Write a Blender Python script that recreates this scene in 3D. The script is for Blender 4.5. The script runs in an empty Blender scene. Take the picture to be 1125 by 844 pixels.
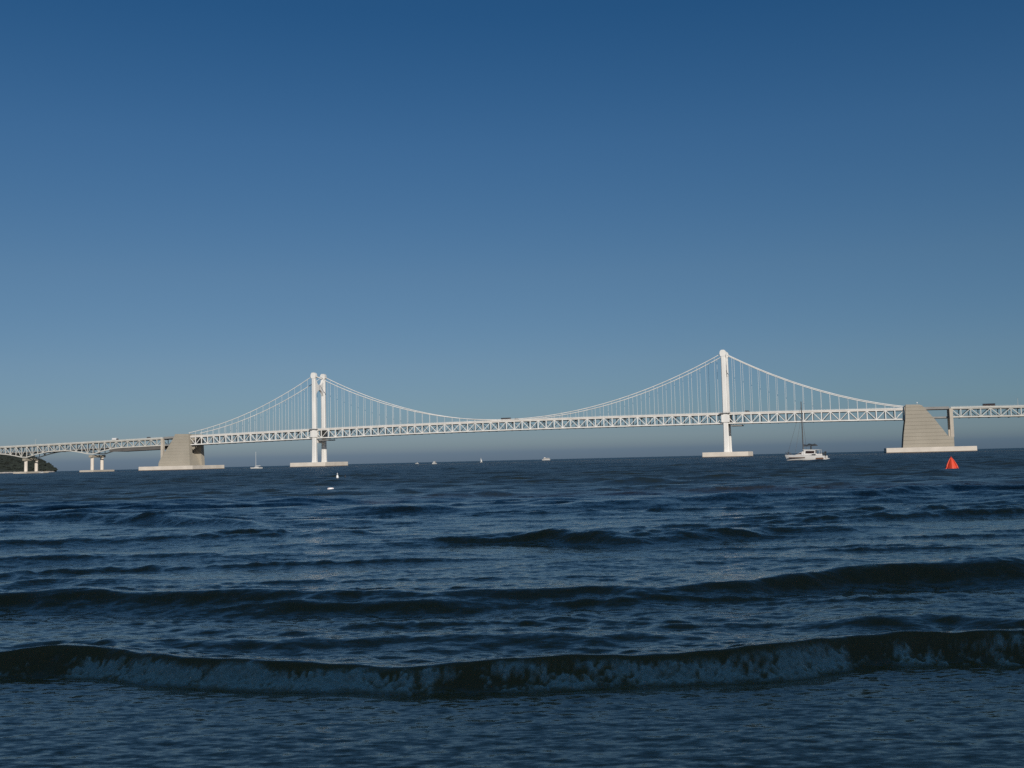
import bpy, bmesh, math, random
import numpy as np
from mathutils import Vector, Matrix
random.seed(7); rng = np.random.default_rng(11)
sc = bpy.context.scene
COL = sc.collection
R = math.radians
SUN_EL, SUN_H = R(23.0), Vector((0.30, -0.954))       # direction TOWARDS the sun: behind the camera, a little right

# ------------------------------------------------------------------ materials
def new_mat(name):
    m = bpy.data.materials.new(name); m.use_nodes = True
    nt = m.node_tree
    return m, nt, nt.nodes['Principled BSDF']
def mat(name, col, rough=0.6, var=0.12, scale=0.5, bump=0.0, bscale=4.0, metallic=0.0, streak=False):
    m, nt, b = new_mat(name)
    b.inputs['Roughness'].default_value = rough; b.inputs['Metallic'].default_value = metallic
    tc = nt.nodes.new('ShaderNodeTexCoord')
    mp = nt.nodes.new('ShaderNodeMapping'); nt.links.new(tc.outputs['Object'], mp.inputs[0])
    if streak: mp.inputs['Scale'].default_value = (1, 1, .18)
    n = nt.nodes.new('ShaderNodeTexNoise'); n.inputs['Scale'].default_value = scale; n.inputs['Detail'].default_value = 6
    nt.links.new(mp.outputs[0], n.inputs['Vector'])
    r = nt.nodes.new('ShaderNodeValToRGB')
    r.color_ramp.elements[0].position = .3; r.color_ramp.elements[1].position = .7
    r.color_ramp.elements[0].color = tuple(c*(1-var) for c in col) + (1,)
    r.color_ramp.elements[1].color = tuple(min(1, c*(1+var*.6)) for c in col) + (1,)
    nt.links.new(n.outputs['Fac'], r.inputs[0]); nt.links.new(r.outputs[0], b.inputs['Base Color'])
    if bump:
        n2 = nt.nodes.new('ShaderNodeTexNoise'); n2.inputs['Scale'].default_value = bscale; n2.inputs['Detail'].default_value = 5
        nt.links.new(tc.outputs['Object'], n2.inputs['Vector'])
        bp = nt.nodes.new('ShaderNodeBump'); bp.inputs['Strength'].default_value = bump
        nt.links.new(n2.outputs['Fac'], bp.inputs['Height']); nt.links.new(bp.outputs[0], b.inputs['Normal'])
    return m
M = dict(
    steel=mat('white_steel_paint', (.74, .73, .70), .55, .16, .12, streak=True),
    steel_app=mat('grey_white_steel_paint', (.55, .54, .50), .6, .12, .12, streak=True),
    girder=mat('shaded_girder', (.11, .105, .10), .8, .2, .1),
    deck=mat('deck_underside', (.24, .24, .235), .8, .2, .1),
    fascia=mat('deck_edge_concrete', (.60, .55, .50), .8, .15, .1),
    asphalt=mat('asphalt', (.05, .05, .052), .9, .2, .5),
    base=mat('pale_pier_concrete', (.63, .575, .505), .85, .14, .08, .3, .6),
    brown=mat('tide_stain', (.16, .12, .09), .8, .2, .3),
    anch=mat('grey_brown_concrete', (.33, .30, .245), .9, .10, .05, .25, .4),
    tan=mat('tan_concrete', (.47, .425, .36), .85, .15, .08),
    hull=mat('white_gelcoat', (.66, .65, .63), .25, .05, .8),
    hull_far=mat('grey_hull_paint', (.46, .46, .45), .5, .1, .8),  # duller grey than the near hull, for the distant boats
    stripe=mat('brown_stripe', (.10, .055, .035), .4, .1, 1),
    glass=mat('dark_cabin_glass', (.035, .022, .022), .12, .2, 1),
    dark=mat('dark_canvas', (.035, .045, .055), .8, .2, 3),
    alu=mat('mast_aluminium', (.09, .085, .085), .5, .15, 1),
    recess_brown=mat('dark_brown_panel', (.15, .08, .05), .7, .2, 4),
    buoy=mat('orange_red_vinyl', (.66, .07, .03), .5, .10, 2.0, .15, 6),
    strap=mat('dark_red_webbing', (.42, .03, .015), .7, .1, 3),
    white=mat('white_plastic', (.80, .82, .83), .4, .06, 4),
    black=mat('black_rubber', (.02, .02, .022), .6, .2, 4),
    sail=mat('sailcloth', (.75, .74, .70), .8, .06, 1),
    car_dark=mat('dark_car_paint', (.035, .04, .05), .3, .1, 1),
    car_white=mat('white_car_paint', (.72, .72, .72), .3, .1, 1),
    sand=mat('dry_sand', (.36, .31, .24), .85, .25, 1.2, .4, 8),
    rock=mat('pale_shore_rock', (.33, .31, .29), .9, .3, .05, .5, .2),
    block=mat('apartment_render', (.62, .59, .54), .8, .12, .1),
    window=mat('window_glass', (.05, .06, .07), .15, .2, .3),
)
def groove_mat():
    m, nt, b = new_mat('grooved_anchorage_concrete')
    b.inputs['Roughness'].default_value = .9
    tc = nt.nodes.new('ShaderNodeTexCoord')
    n = nt.nodes.new('ShaderNodeTexNoise'); n.inputs['Scale'].default_value = .06; n.inputs['Detail'].default_value = 6
    nt.links.new(tc.outputs['Object'], n.inputs['Vector'])
    r = nt.nodes.new('ShaderNodeValToRGB')
    r.color_ramp.elements[0].position = .3; r.color_ramp.elements[1].position = .7
    r.color_ramp.elements[0].color = (.30, .275, .225, 1); r.color_ramp.elements[1].color = (.35, .32, .265, 1)
    nt.links.new(n.outputs['Fac'], r.inputs[0]); nt.links.new(r.outputs[0], b.inputs['Base Color'])
    return m
M['groove'] = groove_mat()

# ------------------------------------------------------------------ mesh builder
class MB:
    def __init__(s): s.v, s.f, s.sm = [], [], []
    def add(s, vs, fs, smooth=False):
        o = len(s.v); s.v += [tuple(v) for v in vs]
        s.f += [tuple(i+o for i in f) for f in fs]; s.sm += [smooth]*len(fs)
    def box(s, lo, hi):
        x0, y0, z0 = lo; x1, y1, z1 = hi
        s.add([(x0,y0,z0),(x1,y0,z0),(x1,y1,z0),(x0,y1,z0),(x0,y0,z1),(x1,y0,z1),(x1,y1,z1),(x0,y1,z1)],
              [(3,2,1,0),(4,5,6,7),(0,1,5,4),(1,2,6,5),(2,3,7,6),(3,0,4,7)])
        return s
    def bar(s, a, b, w, h, up=(0, 0, 1)):
        a, b, up = Vector(a), Vector(b), Vector(up)
        d = (b-a).normalized(); x = d.cross(up)
        if x.length < 1e-4: x = d.cross(Vector((0, 1, 0)))
        x.normalize(); y = x.cross(d)
        vs = []
        for p in (a, b):
            for i, j in ((-1,-1),(1,-1),(1,1),(-1,1)): vs.append(p + x*(i*w/2) + y*(j*h/2))
        s.add(vs, [(3,2,1,0),(4,5,6,7),(0,1,5,4),(1,2,6,5),(2,3,7,6),(3,0,4,7)])
        return s
    def tube(s, pts, rad, n=8, caps=True):
        pts = [Vector(p) for p in pts]
        rr = rad if isinstance(rad, (list, tuple)) else [rad]*len(pts)
        vs, fs = [], []
        for i, p in enumerate(pts):
            d = (pts[min(i+1, len(pts)-1)] - pts[max(i-1, 0)]).normalized()
            u = Vector((0,0,1)) if abs(d.z) < .95 else Vector((1,0,0))
            x = d.cross(u).normalized(); y = x.cross(d)
            for k in range(n):
                a = 2*math.pi*k/n; vs.append(p + (x*math.cos(a) + y*math.sin(a))*rr[i])
        for i in range(len(pts)-1):
            for k in range(n):
                a, b = i*n+k, i*n+(k+1) % n; fs.append((a, b, b+n, a+n))
        s.add(vs, fs, True)
        if caps: s.add(vs[:n], [tuple(range(n-1, -1, -1))]); s.add(vs[-n:], [tuple(range(n))])
        return s
    def prism(s, poly, a, b, plane='xz'):
        """polygon in (x,z) extruded along y from a to b (plane 'xz'), or in (y,z) along x ('yz')"""
        n = len(poly)
        mk = (lambda p, q: (p[0], q, p[1])) if plane == 'xz' else ((lambda p, q: (q, p[0], p[1])) if plane == 'yz' else (lambda p, q: (p[0], p[1], q)))
        vs = [mk(p, a) for p in poly] + [mk(p, b) for p in poly]
        s.add(vs, [tuple(range(n)), tuple(range(2*n-1, n-1, -1))] + [(i, i+n, (i+1) % n + n, (i+1) % n) for i in range(n)])
        return s
    def lathe(s, prof, n=16, c=(0, 0, 0)):
        vs, fs = [], []
        for r, z in prof:
            for k in range(n):
                a = 2*math.pi*k/n; vs.append((c[0]+r*math.cos(a), c[1]+r*math.sin(a), c[2]+z))
        for i in range(len(prof)-1):
            for k in range(n):
                a, b = i*n+k, i*n+(k+1) % n; fs.append((a, b, b+n, a+n))
        fs.append(tuple(range(n-1, -1, -1))); fs.append(tuple(range((len(prof)-1)*n, len(prof)*n)))
        s.add(vs, fs, True); return s
    def loft(s, secs, smooth=True):
        n = len(secs[0]); vs = [p for q in secs for p in q]; fs = []
        for i in range(len(secs)-1):
            for k in range(n-1):
                a = i*n+k; fs.append((a, a+1, a+1+n, a+n))
        s.add(vs, fs, smooth)
        s.add(secs[0], [tuple(range(n-1, -1, -1))]); s.add(secs[-1], [tuple(range(n))])
        return s
    def build(s, name, m, parent=None, label=None, bevel=0, fix=True):
        me = bpy.data.meshes.new(name); me.from_pydata(s.v, [], s.f); me.update()
        me.polygons.foreach_set('use_smooth', s.sm)
        if fix:
            bm = bmesh.new(); bm.from_mesh(me); bmesh.ops.recalc_face_normals(bm, faces=bm.faces); bm.to_mesh(me); bm.free()
        o = bpy.data.objects.new(name, me); COL.objects.link(o); o.data.materials.append(m)
        if parent: o.parent = parent
        if label: o['label'] = label
        if bevel:
            md = o.modifiers.new('bevel', 'BEVEL'); md.width = bevel; md.segments = 2; md.limit_method = 'ANGLE'
        return o
def thing(name, label, cat, loc=(0,0,0), rz=0, group=None):
    o = bpy.data.objects.new(name, None); COL.objects.link(o); o.empty_display_size = .2
    o.location = loc; o.rotation_euler = (0, 0, rz); o['label'] = label; o['category'] = cat
    if group: o['group'] = group
    return o
def tag(o, label, cat, group=None, kind=None):
    o['label'] = label; o['category'] = cat
    if group: o['group'] = group
    if kind: o['kind'] = kind
    return o
def struct(o, label, cat):
    o['kind'] = 'structure'; o['label'] = label; o['category'] = cat; return o
def copy_tree(o, parent=None):
    c = o.copy(); COL.objects.link(c)
    if parent: c.parent = parent
    for ch in list(o.children): copy_tree(ch, c)
    return c

# ------------------------------------------------------------------ numpy noise
def vnoise(x, y, seed=0):
    xi = np.floor(x).astype(np.int64); yi = np.floor(y).astype(np.int64)
    fx = x-xi; fy = y-yi; fx = fx*fx*fx*(fx*(fx*6-15)+10); fy = fy*fy*fy*(fy*(fy*6-15)+10)
    def h(a, b):
        n = (a*374761393 + b*668265263 + seed*1442695041) & 0x7fffffff
        n = ((n ^ (n >> 13))*1274126177) & 0x7fffffff
        return ((n ^ (n >> 16)) & 0xffff)/65535.0
    a, b, c, d = h(xi, yi), h(xi+1, yi), h(xi, yi+1), h(xi+1, yi+1)
    return (a*(1-fx)+b*fx)*(1-fy) + (c*(1-fx)+d*fx)*fy
def fbm(x, y, seed=0, oct=4):
    s = 0; a = .5; t = 0
    for i in range(oct):
        s = s + a*vnoise(x, y, seed+i*17); t += a; a *= .5; x = x*2.03+11.3; y = y*2.03+5.7
    return s/t
sstep = lambda e0, e1, x: (lambda t: t*t*(3-2*t))(np.clip((x-e0)/(e1-e0), 0, 1))

# ------------------------------------------------------------------ THE SEA
W1 = np.array([(-9,10.8),(-5.31,10.6),(-4.81,10.74),(-4.21,10.66),(-3.29,10.15),(-2.33,9.84),(-1.44,9.68),(-1.0,9.5),(-.25,9.58),(.68,9.64),(1.28,9.69),(1.97,9.74),(2.61,9.9),(3.25,10.26),(3.91,10.33),(4.99,10.23),(9,10.4)])
W2 = np.array([(-14,16.3),(-7.84,15.64),(-6.54,15.83),(-4.97,15.29),(-3.58,15.13),(-2.49,15.02),(-1.55,14.94),(-.1,14.98),(1.1,15.07),(1.99,14.77),(3.08,15.0),(3.95,15.3),(4.94,15.85),(6.16,16.12),(7.94,16.12),(14,16.2)])
W3a = np.array([(-30,43),(-21.1,42.05),(-17.2,41.66),(-12.1,37.3),(-7.57,33)])
W3b = np.array([(-8,25.6),(-5.26,25.11),(-3.17,24.42),(-1.49,25.4),(-.15,25.92),(1.82,24.55),(2.79,23.59),(4.7,24.82),(6.72,25.83),(10,26.3)])
W4 = np.array([(2,43),(6.32,43.31),(9.29,44.62),(12.78,45.74),(16.05,45.81),(21.38,50.72),(24.53,49.34),(36,50)])
W5 = np.array([(3.2,12.1),(4.14,12.0),(4.84,12.18),(5.65,11.7),(8,11.8)])
W6 = np.array([(-7,11.8),(-5.27,11.77),(-2.43,11.55),(-1.22,11.62),(.32,11.58),(1.33,11.55),(2.08,11.2),(3.5,11.3)])
W7 = np.array([(-10,18.4),(-8.82,18.23),(-8.21,18.68),(-7.36,18.21),(-5,18.4)])
#        crest, height envelope (x -> amp), front width, back width, trough depth
BREAKERS = [
    (W1, [(-9,.15),(-5,.19),(-4,.20),(0,.18),(2.5,.20),(3.5,.21),(9,.19)], .15, .55, .30),
    (W2, [(-14,.17),(-8,.19),(-4,.19),(0,.17),(2,.13),(4,.19),(5.2,.25),(14,.25)], .34, .85, .25),
    (W3a, [(-30,.3),(-21,.28),(-14,.26),(-9,.18),(-7.5,.0)], .75, 1.3, .2),
    (W3b, [(-8,0),(-5,.11),(-2,.11),(-.3,.16),(2.2,.18),(3.4,.14),(4.7,.16),(8,.13),(10,0)], .50, 1.1, .2),
    (W4, [(2,0),(6,.18),(13,.26),(20,.32),(36,.3)], .9, 1.6, .2),
    (W2-np.array([0,.62]), [(-14,.03),(-7,.02),(-4.6,.03),(-3.4,.11),(-1.2,.12),(.2,.03),(1.4,.05),(2.6,.0),(4,.0),(14,.03)], .26, .40, .1),
    (W5, [(3.2,0),(4.2,.12),(8,.12)], .35, .5, .15),
    (W6, [(-7,.03),(-3,.055),(-1,.05),(0,.03),(1.2,.06),(2.5,.02),(3.5,0)], .3, .4, .2),
    (W7, [(-10,0),(-8.6,.10),(-7.6,.10),(-5,0)], .4, .6, .2),
]
def foam_pattern(x, s):
    """whitewater on the face of the first breaker, broken patches along the crest"""
    env = np.interp(x, [-6,-4.5,-4.1,-3.7,-3.1,-2.2,-1.4,-1.05,-.75,-.45,-.2,.2,.9,1.5,2.3,2.65,2.95,3.25,3.5,3.75,3.95,4.3,6],
                       [.0,.0,.34,.58,.82,.86,.78,.46,.0,.0,.34,.58,.50,.84,.76,.52,.20,.0,.30,.40,.08,.0,.0])
    return env
def sea_height(X, Y, dyr):
    dy = dyr[:, None] + 0*X                            # spacing of the rows out there
    Z = np.zeros_like(X); yr = Y[:, 0]
    r2 = np.random.default_rng(5)
    env1 = fbm(X*.10+3, Y*.13+9, 3, 3); env2 = fbm(X*.22+31, Y*.30+4, 8, 3)
    env3 = fbm(X*.03+7, Y*.04+1, 13, 3)
    # low swell lines, broken into groups
    for L, A in ((17, .055), (11.5, .045), (8.2, .036), (5.6, .026), (4.1, .018), (3.1, .013)):
        for j in range(2):
            th = r2.normal(0, .16); k = 2*math.pi/L*(1+.1*j)
            r_ = np.searchsorted(-(L/dyr), -2.0); sl = slice(0, r_)
            ph = k*(Y[sl]*math.cos(th) + X[sl]*math.sin(th)) + r2.uniform(0, 6.28) + 2.2*(fbm(X[sl]/L*.35, Y[sl]/L*.35, 40+int(L)+j, 2)-.5)*2
            c = 2*((np.sin(ph)+1)/2)**1.7 - .8
            e = np.clip((env1 if j else env2)[sl]*2.2-.45, .15, 1.4)
            Z[sl] += A*.75*c*e*np.clip((L/dy[sl]-2)/4, 0, 1)*np.clip((Y[sl]-9.5)/13, .05, 1)
    # wind chop: fine ripples near the beach, growing to a short steep sea on the open water
    for i in range(150):
        L = .06*(8.0/.06)**r2.uniform(0, 1); th = r2.normal(0, .50); k = 2*math.pi/L
        r_ = np.searchsorted(-(L/dyr), -2.2); sl = slice(0, r_)
        if r_ < 2: continue
        Xs, Ys = X[sl], Y[sl]
        w = np.clip((L/dy[sl]-2.2)/3, 0, 1)
        ph = k*(Ys*math.cos(th) + Xs*math.sin(th)) + r2.uniform(0, 6.28) + 1.8*(vnoise(Xs/L*.22+i, Ys/L*.3+7*i, 90+i)-.5)*2
        c = 2*((np.sin(ph)+1)/2)**1.4 - .85
        e = np.clip((env3, env2, env1)[i % 3][sl]*2.6-.5, .25, 1.6)
        if L < .5: A = .0044*L**.82*((min(1, .09/L)*.5) + (1-min(1, .09/L)*.5)*sstep(9.4, 10.4, Ys)*(.9+.1*sstep(20, 60, Ys)))
        else: A = .0043*L*((.40 if L > 1.3 else .60)+(.60 if L > 1.3 else .40)*sstep(22, 75, Ys))*sstep(9.5, 11.5, Ys)*(1 if L < 2.5 else (.35+.65*sstep(14, 45, Ys)))
        Z[sl] += A*c*e*w
    F = np.zeros_like(X)
    for bi, (cr, amp, wf, wb, tr) in enumerate(BREAKERS):
        yc = np.interp(X, cr[:, 0], cr[:, 1]); a0 = np.array(amp); A = np.interp(X, a0[:, 0], a0[:, 1])
        A = A*(.92 if bi == 0 else 1)*(.62+.76*fbm(X*.32/wf**.5+3*bi, Y*0+bi*2.2, 140+bi, 3))
        yc = yc + (fbm(X*(1.3 if bi == 0 else .33/wf)+bi*9, Y*0+bi*3.3, 60+bi, 3)-.5)*(.07 if bi == 0 else .9*wf)
        s = Y-yc
        wob = 1 + .45*(fbm(X*.45/wf, Y*.5/wf, 70+bi, 3)-.5)*2
        front = np.exp(-(np.abs(s)/(wf*wob))**2.0); back = np.exp(-(np.abs(s)/(wb*wob))**1.5)
        h = np.where(s < 0, front, back) - tr*np.exp(-((s+wf*2.6)/(wf*1.5))**2)
        inside = (X > cr[0, 0]) & (X < cr[-1, 0]) | (bi < 2)
        damp = 1 - (.7 if bi == 0 else .5)*np.exp(-((s+wf*.7)/(wf*1.3))**2)*np.clip(A/.15, 0, 1)     # smooth, glassy face
        Z = Z*damp + np.where(inside, A*h, 0)
        if bi == 0:
            e = foam_pattern(X, s)
            st = fbm(X*10, s*3.0+X*.6, 21, 4)                     # streaks running down the face
            bl = fbm(X*2.3+5, s*4+3, 27, 4)
            prof = sstep(-.40, -.30, s + .16*(bl-.5))*(1-sstep(-.15, -.04, s - .12*(bl-.5)))
            f = prof*np.clip((e + (st-.5)*1.0 + (bl-.5)*1.8 + (fbm(X*30, Y*26, 36, 2)-.5)*1.0 - .22)*2.2, 0, 1)
            F = np.maximum(F, f)
            Z += f*(.085*(fbm(X*13, Y*22, 33, 4)-.35) + .015)
        if bi in (1, 4):  # a few specks of white on two crests
            x0, x1 = ((5.15, 5.95) if bi == 1 else (10, 20))
            g = sstep(x0, x0+.3, X)*(1-sstep(x1-.3, x1, X))
            f = g*np.exp(-((s+.02)/(.07 if bi == 1 else .22))**2)*np.clip((fbm(X*(7 if bi == 1 else 1.2), s*6, 51, 3)-.60)*12, 0, 1)
            F = np.maximum(F, f*.8)
    # short low crests between the big ones
    r3 = np.random.default_rng(23)
    for i in range(95):
        yc0 = 11.2*(95/11.2)**r3.uniform(0, 1)
        if abs(yc0-15.2) < .8: continue
        xc = r3.uniform(-.62, .62)*(yc0+3); hl = yc0*r3.uniform(.06, .26); amp = r3.uniform(.25, 1)**1.3*min(.105, .0041*yc0); wf = amp*r3.uniform(2.3, 3.6); tilt = r3.normal(0, .10)
        i0, i1 = np.searchsorted(yr, [yc0-wf*4-hl*.3, yc0+wf*7+hl*.3]); sl = slice(i0, i1)
        Xs, Ys = X[sl], Y[sl]; dx = (Xs-xc)/hl
        s = Ys-yc0-tilt*(Xs-xc)-(fbm(Xs*.6/wf+i*3.1, Xs*0+i, 200+i, 2)-.5)*wf*1.2 + .06*hl*dx*dx
        Z[sl] += amp*np.exp(-dx**4)*np.clip(.4+1.2*fbm(Xs*.5/wf, Ys*.4/wf, 300+i, 2), 0, 1.3)*np.where(s < 0, np.exp(-(s/wf)**2), np.exp(-np.abs(s/(wf*2.2))**1.5))
    # thin drifting bubbles inshore
    b = np.clip((fbm(X*1.1+2, Y*3.0, 81, 5)-.58)*6, 0, 1)*(1-sstep(8.8, 9.5, Y))
    wx = X + .25*(fbm(X*1.5, Y*2.5, 86, 3)-.5); wy = Y + .2*(fbm(X*1.5+9, Y*2.5, 87, 3)-.5)
    lace = np.clip(1-np.abs(fbm(wx*2.2, wy*6.0, 88, 3)-.5)*16, 0, 1)*np.clip((fbm(X*.6, Y*1.2, 89, 3)-.42)*5, 0, 1)*(1-sstep(9.0, 9.6, Y))
    F = np.maximum(F, b*.22*(.4+.9*fbm(X*14, Y*30, 84, 3)))
    F = np.maximum(F, lace*.26*(.3+fbm(X*18, Y*34, 85, 3)))
    return Z, F
def build_sea():
    ys = [2.2]
    while ys[-1] < 60000:
        y = ys[-1]
        if y < 6: d = .035
        elif y < 9.15 or 11.1 < y < 14.2: d = .0040*y
        elif y < 11.1: d = .020
        elif y < 16.8: d = .042
        elif y < 900: d = .0046*y
        else: d = .06*y
        ys.append(y+d)
    ys = np.array(ys); dyr = np.gradient(ys); dyr = np.maximum.accumulate(np.where(ys > 16, dyr, .0040*ys))
    us = np.linspace(-.72, .72, 1230)
    Yg, U = np.meshgrid(ys, us, indexing='ij'); Xg = U*(Yg+5)
    Z, F = sea_height(Xg, Yg, dyr)
    Z *= 1-sstep(500, 900, Yg)
    Z -= np.clip((4.2-Yg)/3, 0, 1)*.15
    nr, nc = Yg.shape
    co = np.stack([Xg, Yg, Z], -1).reshape(-1, 3).astype(np.float32)
    idx = np.arange(nr*nc).reshape(nr, nc)
    q = np.stack([idx[:-1, :-1], idx[:-1, 1:], idx[1:, 1:], idx[1:, :-1]], -1).reshape(-1, 4)
    me = bpy.data.meshes.new('sea'); me.vertices.add(len(co)); me.vertices.foreach_set('co', co.ravel())
    me.loops.add(q.size); me.loops.foreach_set('vertex_index', q.ravel().astype(np.int32))
    me.polygons.add(len(q)); me.polygons.foreach_set('loop_start', np.arange(0, q.size, 4, dtype=np.int32))
    me.polygons.foreach_set('use_smooth', np.ones(len(q), bool))
    at = me.attributes.new('foam', 'FLOAT', 'POINT'); at.data.foreach_set('value', F.ravel().astype(np.float32))
    me.update(calc_edges=True)
    o = bpy.data.objects.new('sea', me); COL.objects.link(o)
    me.materials.append(sea_material())
    return struct(o, 'dark blue choppy sea with a small breaking wave', 'sea')
def sea_material():
    m, nt, b = new_mat('sea_water'); N = nt.nodes.new; Lk = nt.links.new
    def math_(op, a, c=None, clamp=False):
        n = N('ShaderNodeMath'); n.operation = op; n.use_clamp = clamp
        for i, v in enumerate((a, c)):
            if v is None: continue
            if isinstance(v, (int, float)): n.inputs[i].default_value = v
            else: Lk(v, n.inputs[i])
        return n.outputs[0]
    geo = N('ShaderNodeNewGeometry'); sep = N('ShaderNodeSeparateXYZ'); Lk(geo.outputs['Position'], sep.inputs[0])
    Y = sep.outputs['Y']
    off = N('ShaderNodeMapRange'); off.inputs[1].default_value = 8; off.inputs[2].default_value = 130; off.interpolation_type = 'SMOOTHSTEP'
    Lk(Y, off.inputs[0])                                       # 0 in the sheltered shallows, 1 on the open water
    def slopes(sx, sy, detail, rough=.55, sc=1.0):
        mp = N('ShaderNodeMapping'); mp.inputs['Scale'].default_value = (sx, sy, 1); Lk(geo.outputs['Position'], mp.inputs[0])
        n = N('ShaderNodeTexNoise'); n.inputs['Scale'].default_value = sc; n.inputs['Detail'].default_value = detail; n.inputs['Roughness'].default_value = rough
        Lk(mp.outputs[0], n.inputs['Vector'])
        v = N('ShaderNodeVectorMath'); v.operation = 'SUBTRACT'; Lk(n.outputs['Color'], v.inputs[0]); v.inputs[1].default_value = (.5, .5, .5)
        return v.outputs[0], n.outputs['Fac']
    def scale(v, f):
        n = N('ShaderNodeVectorMath'); n.operation = 'SCALE'; Lk(v, n.inputs[0])
        if isinstance(f, (int, float)): n.inputs['Scale'].default_value = f
        else: Lk(f, n.inputs['Scale'])
        return n.outputs[0]
    def addv(a, c):
        n = N('ShaderNodeVectorMath'); n.operation = 'ADD'; Lk(a, n.inputs[0]); Lk(c, n.inputs[1]); return n.outputs[0]
    s1, _ = slopes(6.0, 15.0, 5, .6)          # ripples of a hand's breadth
    s2, _ = slopes(.55, 1.3, 4)          # wavelets
    s3, f3 = slopes(.05, .12, 5, .6)     # waves on the open water
    _, gust = slopes(.010, .03, 4)
    att = N('ShaderNodeAttribute'); att.attribute_name = 'foam'
    dev = addv(scale(s1, math_('ADD', math_('MULTIPLY', off.outputs[0], .03), .64)),
               addv(scale(s2, math_('ADD', math_('MULTIPLY', off.outputs[0], .9), .06)), scale(s3, math_('MULTIPLY', off.outputs[0], 1.0))))
    flat = N('ShaderNodeVectorMath'); flat.operation = 'MULTIPLY'; Lk(dev, flat.inputs[0]); flat.inputs[1].default_value = (1, 1, 0)
    nn = N('ShaderNodeVectorMath'); nn.operation = 'NORMALIZE'; Lk(addv(geo.outputs['Normal'], flat.outputs[0]), nn.inputs[0])
    Lk(nn.outputs[0], b.inputs['Normal'])
    Lk(math_('ADD', math_('MULTIPLY', off.outputs[0], .22), .13), b.inputs['Roughness'])
    shoal_shade = N('ShaderNodeMapRange'); shoal_shade.inputs[1].default_value = 30; shoal_shade.inputs[2].default_value = 60; shoal_shade.interpolation_type = 'SMOOTHSTEP'; Lk(Y, shoal_shade.inputs[0])  # fades out about where the town's shadow on the water ends
    silt_and_fill = N('ShaderNodeMix'); silt_and_fill.data_type = 'RGBA'; Lk(shoal_shade.outputs[0], silt_and_fill.inputs[0])
    silt_and_fill.inputs[6].default_value = (.34, .15, .045, 1)       # stirred-up sand, its colour raised to make up for the town's shade
    silt_and_fill.inputs[7].default_value = (.017, .024, .020, 1)      # greenish open water
    Lk(silt_and_fill.outputs[2], b.inputs['Base Color'])
    b.inputs['IOR'].default_value = 1.333
    b.subsurface_method = 'BURLEY'; b.inputs['Subsurface Radius'].default_value = (1.0, .8, .45); b.inputs['Subsurface Scale'].default_value = .45
    turb = N('ShaderNodeMath'); turb.operation = 'SUBTRACT'; turb.inputs[0].default_value = 1; Lk(shoal_shade.outputs[0], turb.inputs[1])
    Lk(turb.outputs[0], b.inputs['Subsurface Weight'])          # light scattering through the silty crests
    # whitewater
    fo = N('ShaderNodeBsdfPrincipled'); fo.inputs['Roughness'].default_value = .9
    fo.subsurface_method = 'BURLEY'; fo.inputs['Subsurface Weight'].default_value = 1; fo.inputs['Subsurface Radius'].default_value = (1, .9, .8); fo.inputs['Subsurface Scale'].default_value = .10
    fn = N('ShaderNodeTexNoise'); fn.inputs['Scale'].default_value = 22; fn.inputs['Detail'].default_value = 5; Lk(geo.outputs['Position'], fn.inputs['Vector'])
    fr = N('ShaderNodeValToRGB'); fr.color_ramp.elements[0].position = .3; fr.color_ramp.elements[1].position = .7
    fr.color_ramp.elements[0].color = (.74, .48, .31, 1); fr.color_ramp.elements[1].color = (.97, .69, .48, 1)
    Lk(fn.outputs['Fac'], fr.inputs[0]); Lk(fr.outputs[0], fo.inputs['Base Color'])
    fv, _ = slopes(16, 30, 4, .6)
    FUP = N('ShaderNodeCombineXYZ'); FUP.inputs[2].default_value = 1.1      # froth is all small domes: its facets look up on average
    fnn = N('ShaderNodeVectorMath'); fnn.operation = 'NORMALIZE'; Lk(addv(addv(geo.outputs['Normal'], FUP.outputs[0]), scale(fv, 3.2)), fnn.inputs[0]); Lk(fnn.outputs[0], fo.inputs['Normal'])
    mx = N('ShaderNodeMixShader')
    fac = math_('MULTIPLY', att.outputs['Fac'], math_('ADD', math_('MULTIPLY', fn.outputs['Fac'], 1.3), .45), True)
    Lk(fac, mx.inputs[0]); Lk(b.outputs[0], mx.inputs[1]); Lk(fo.outputs[0], mx.inputs[2])
    Lk(mx.outputs[0], nt.nodes['Material Output'].inputs['Surface'])
    return m
build_sea()

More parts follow.
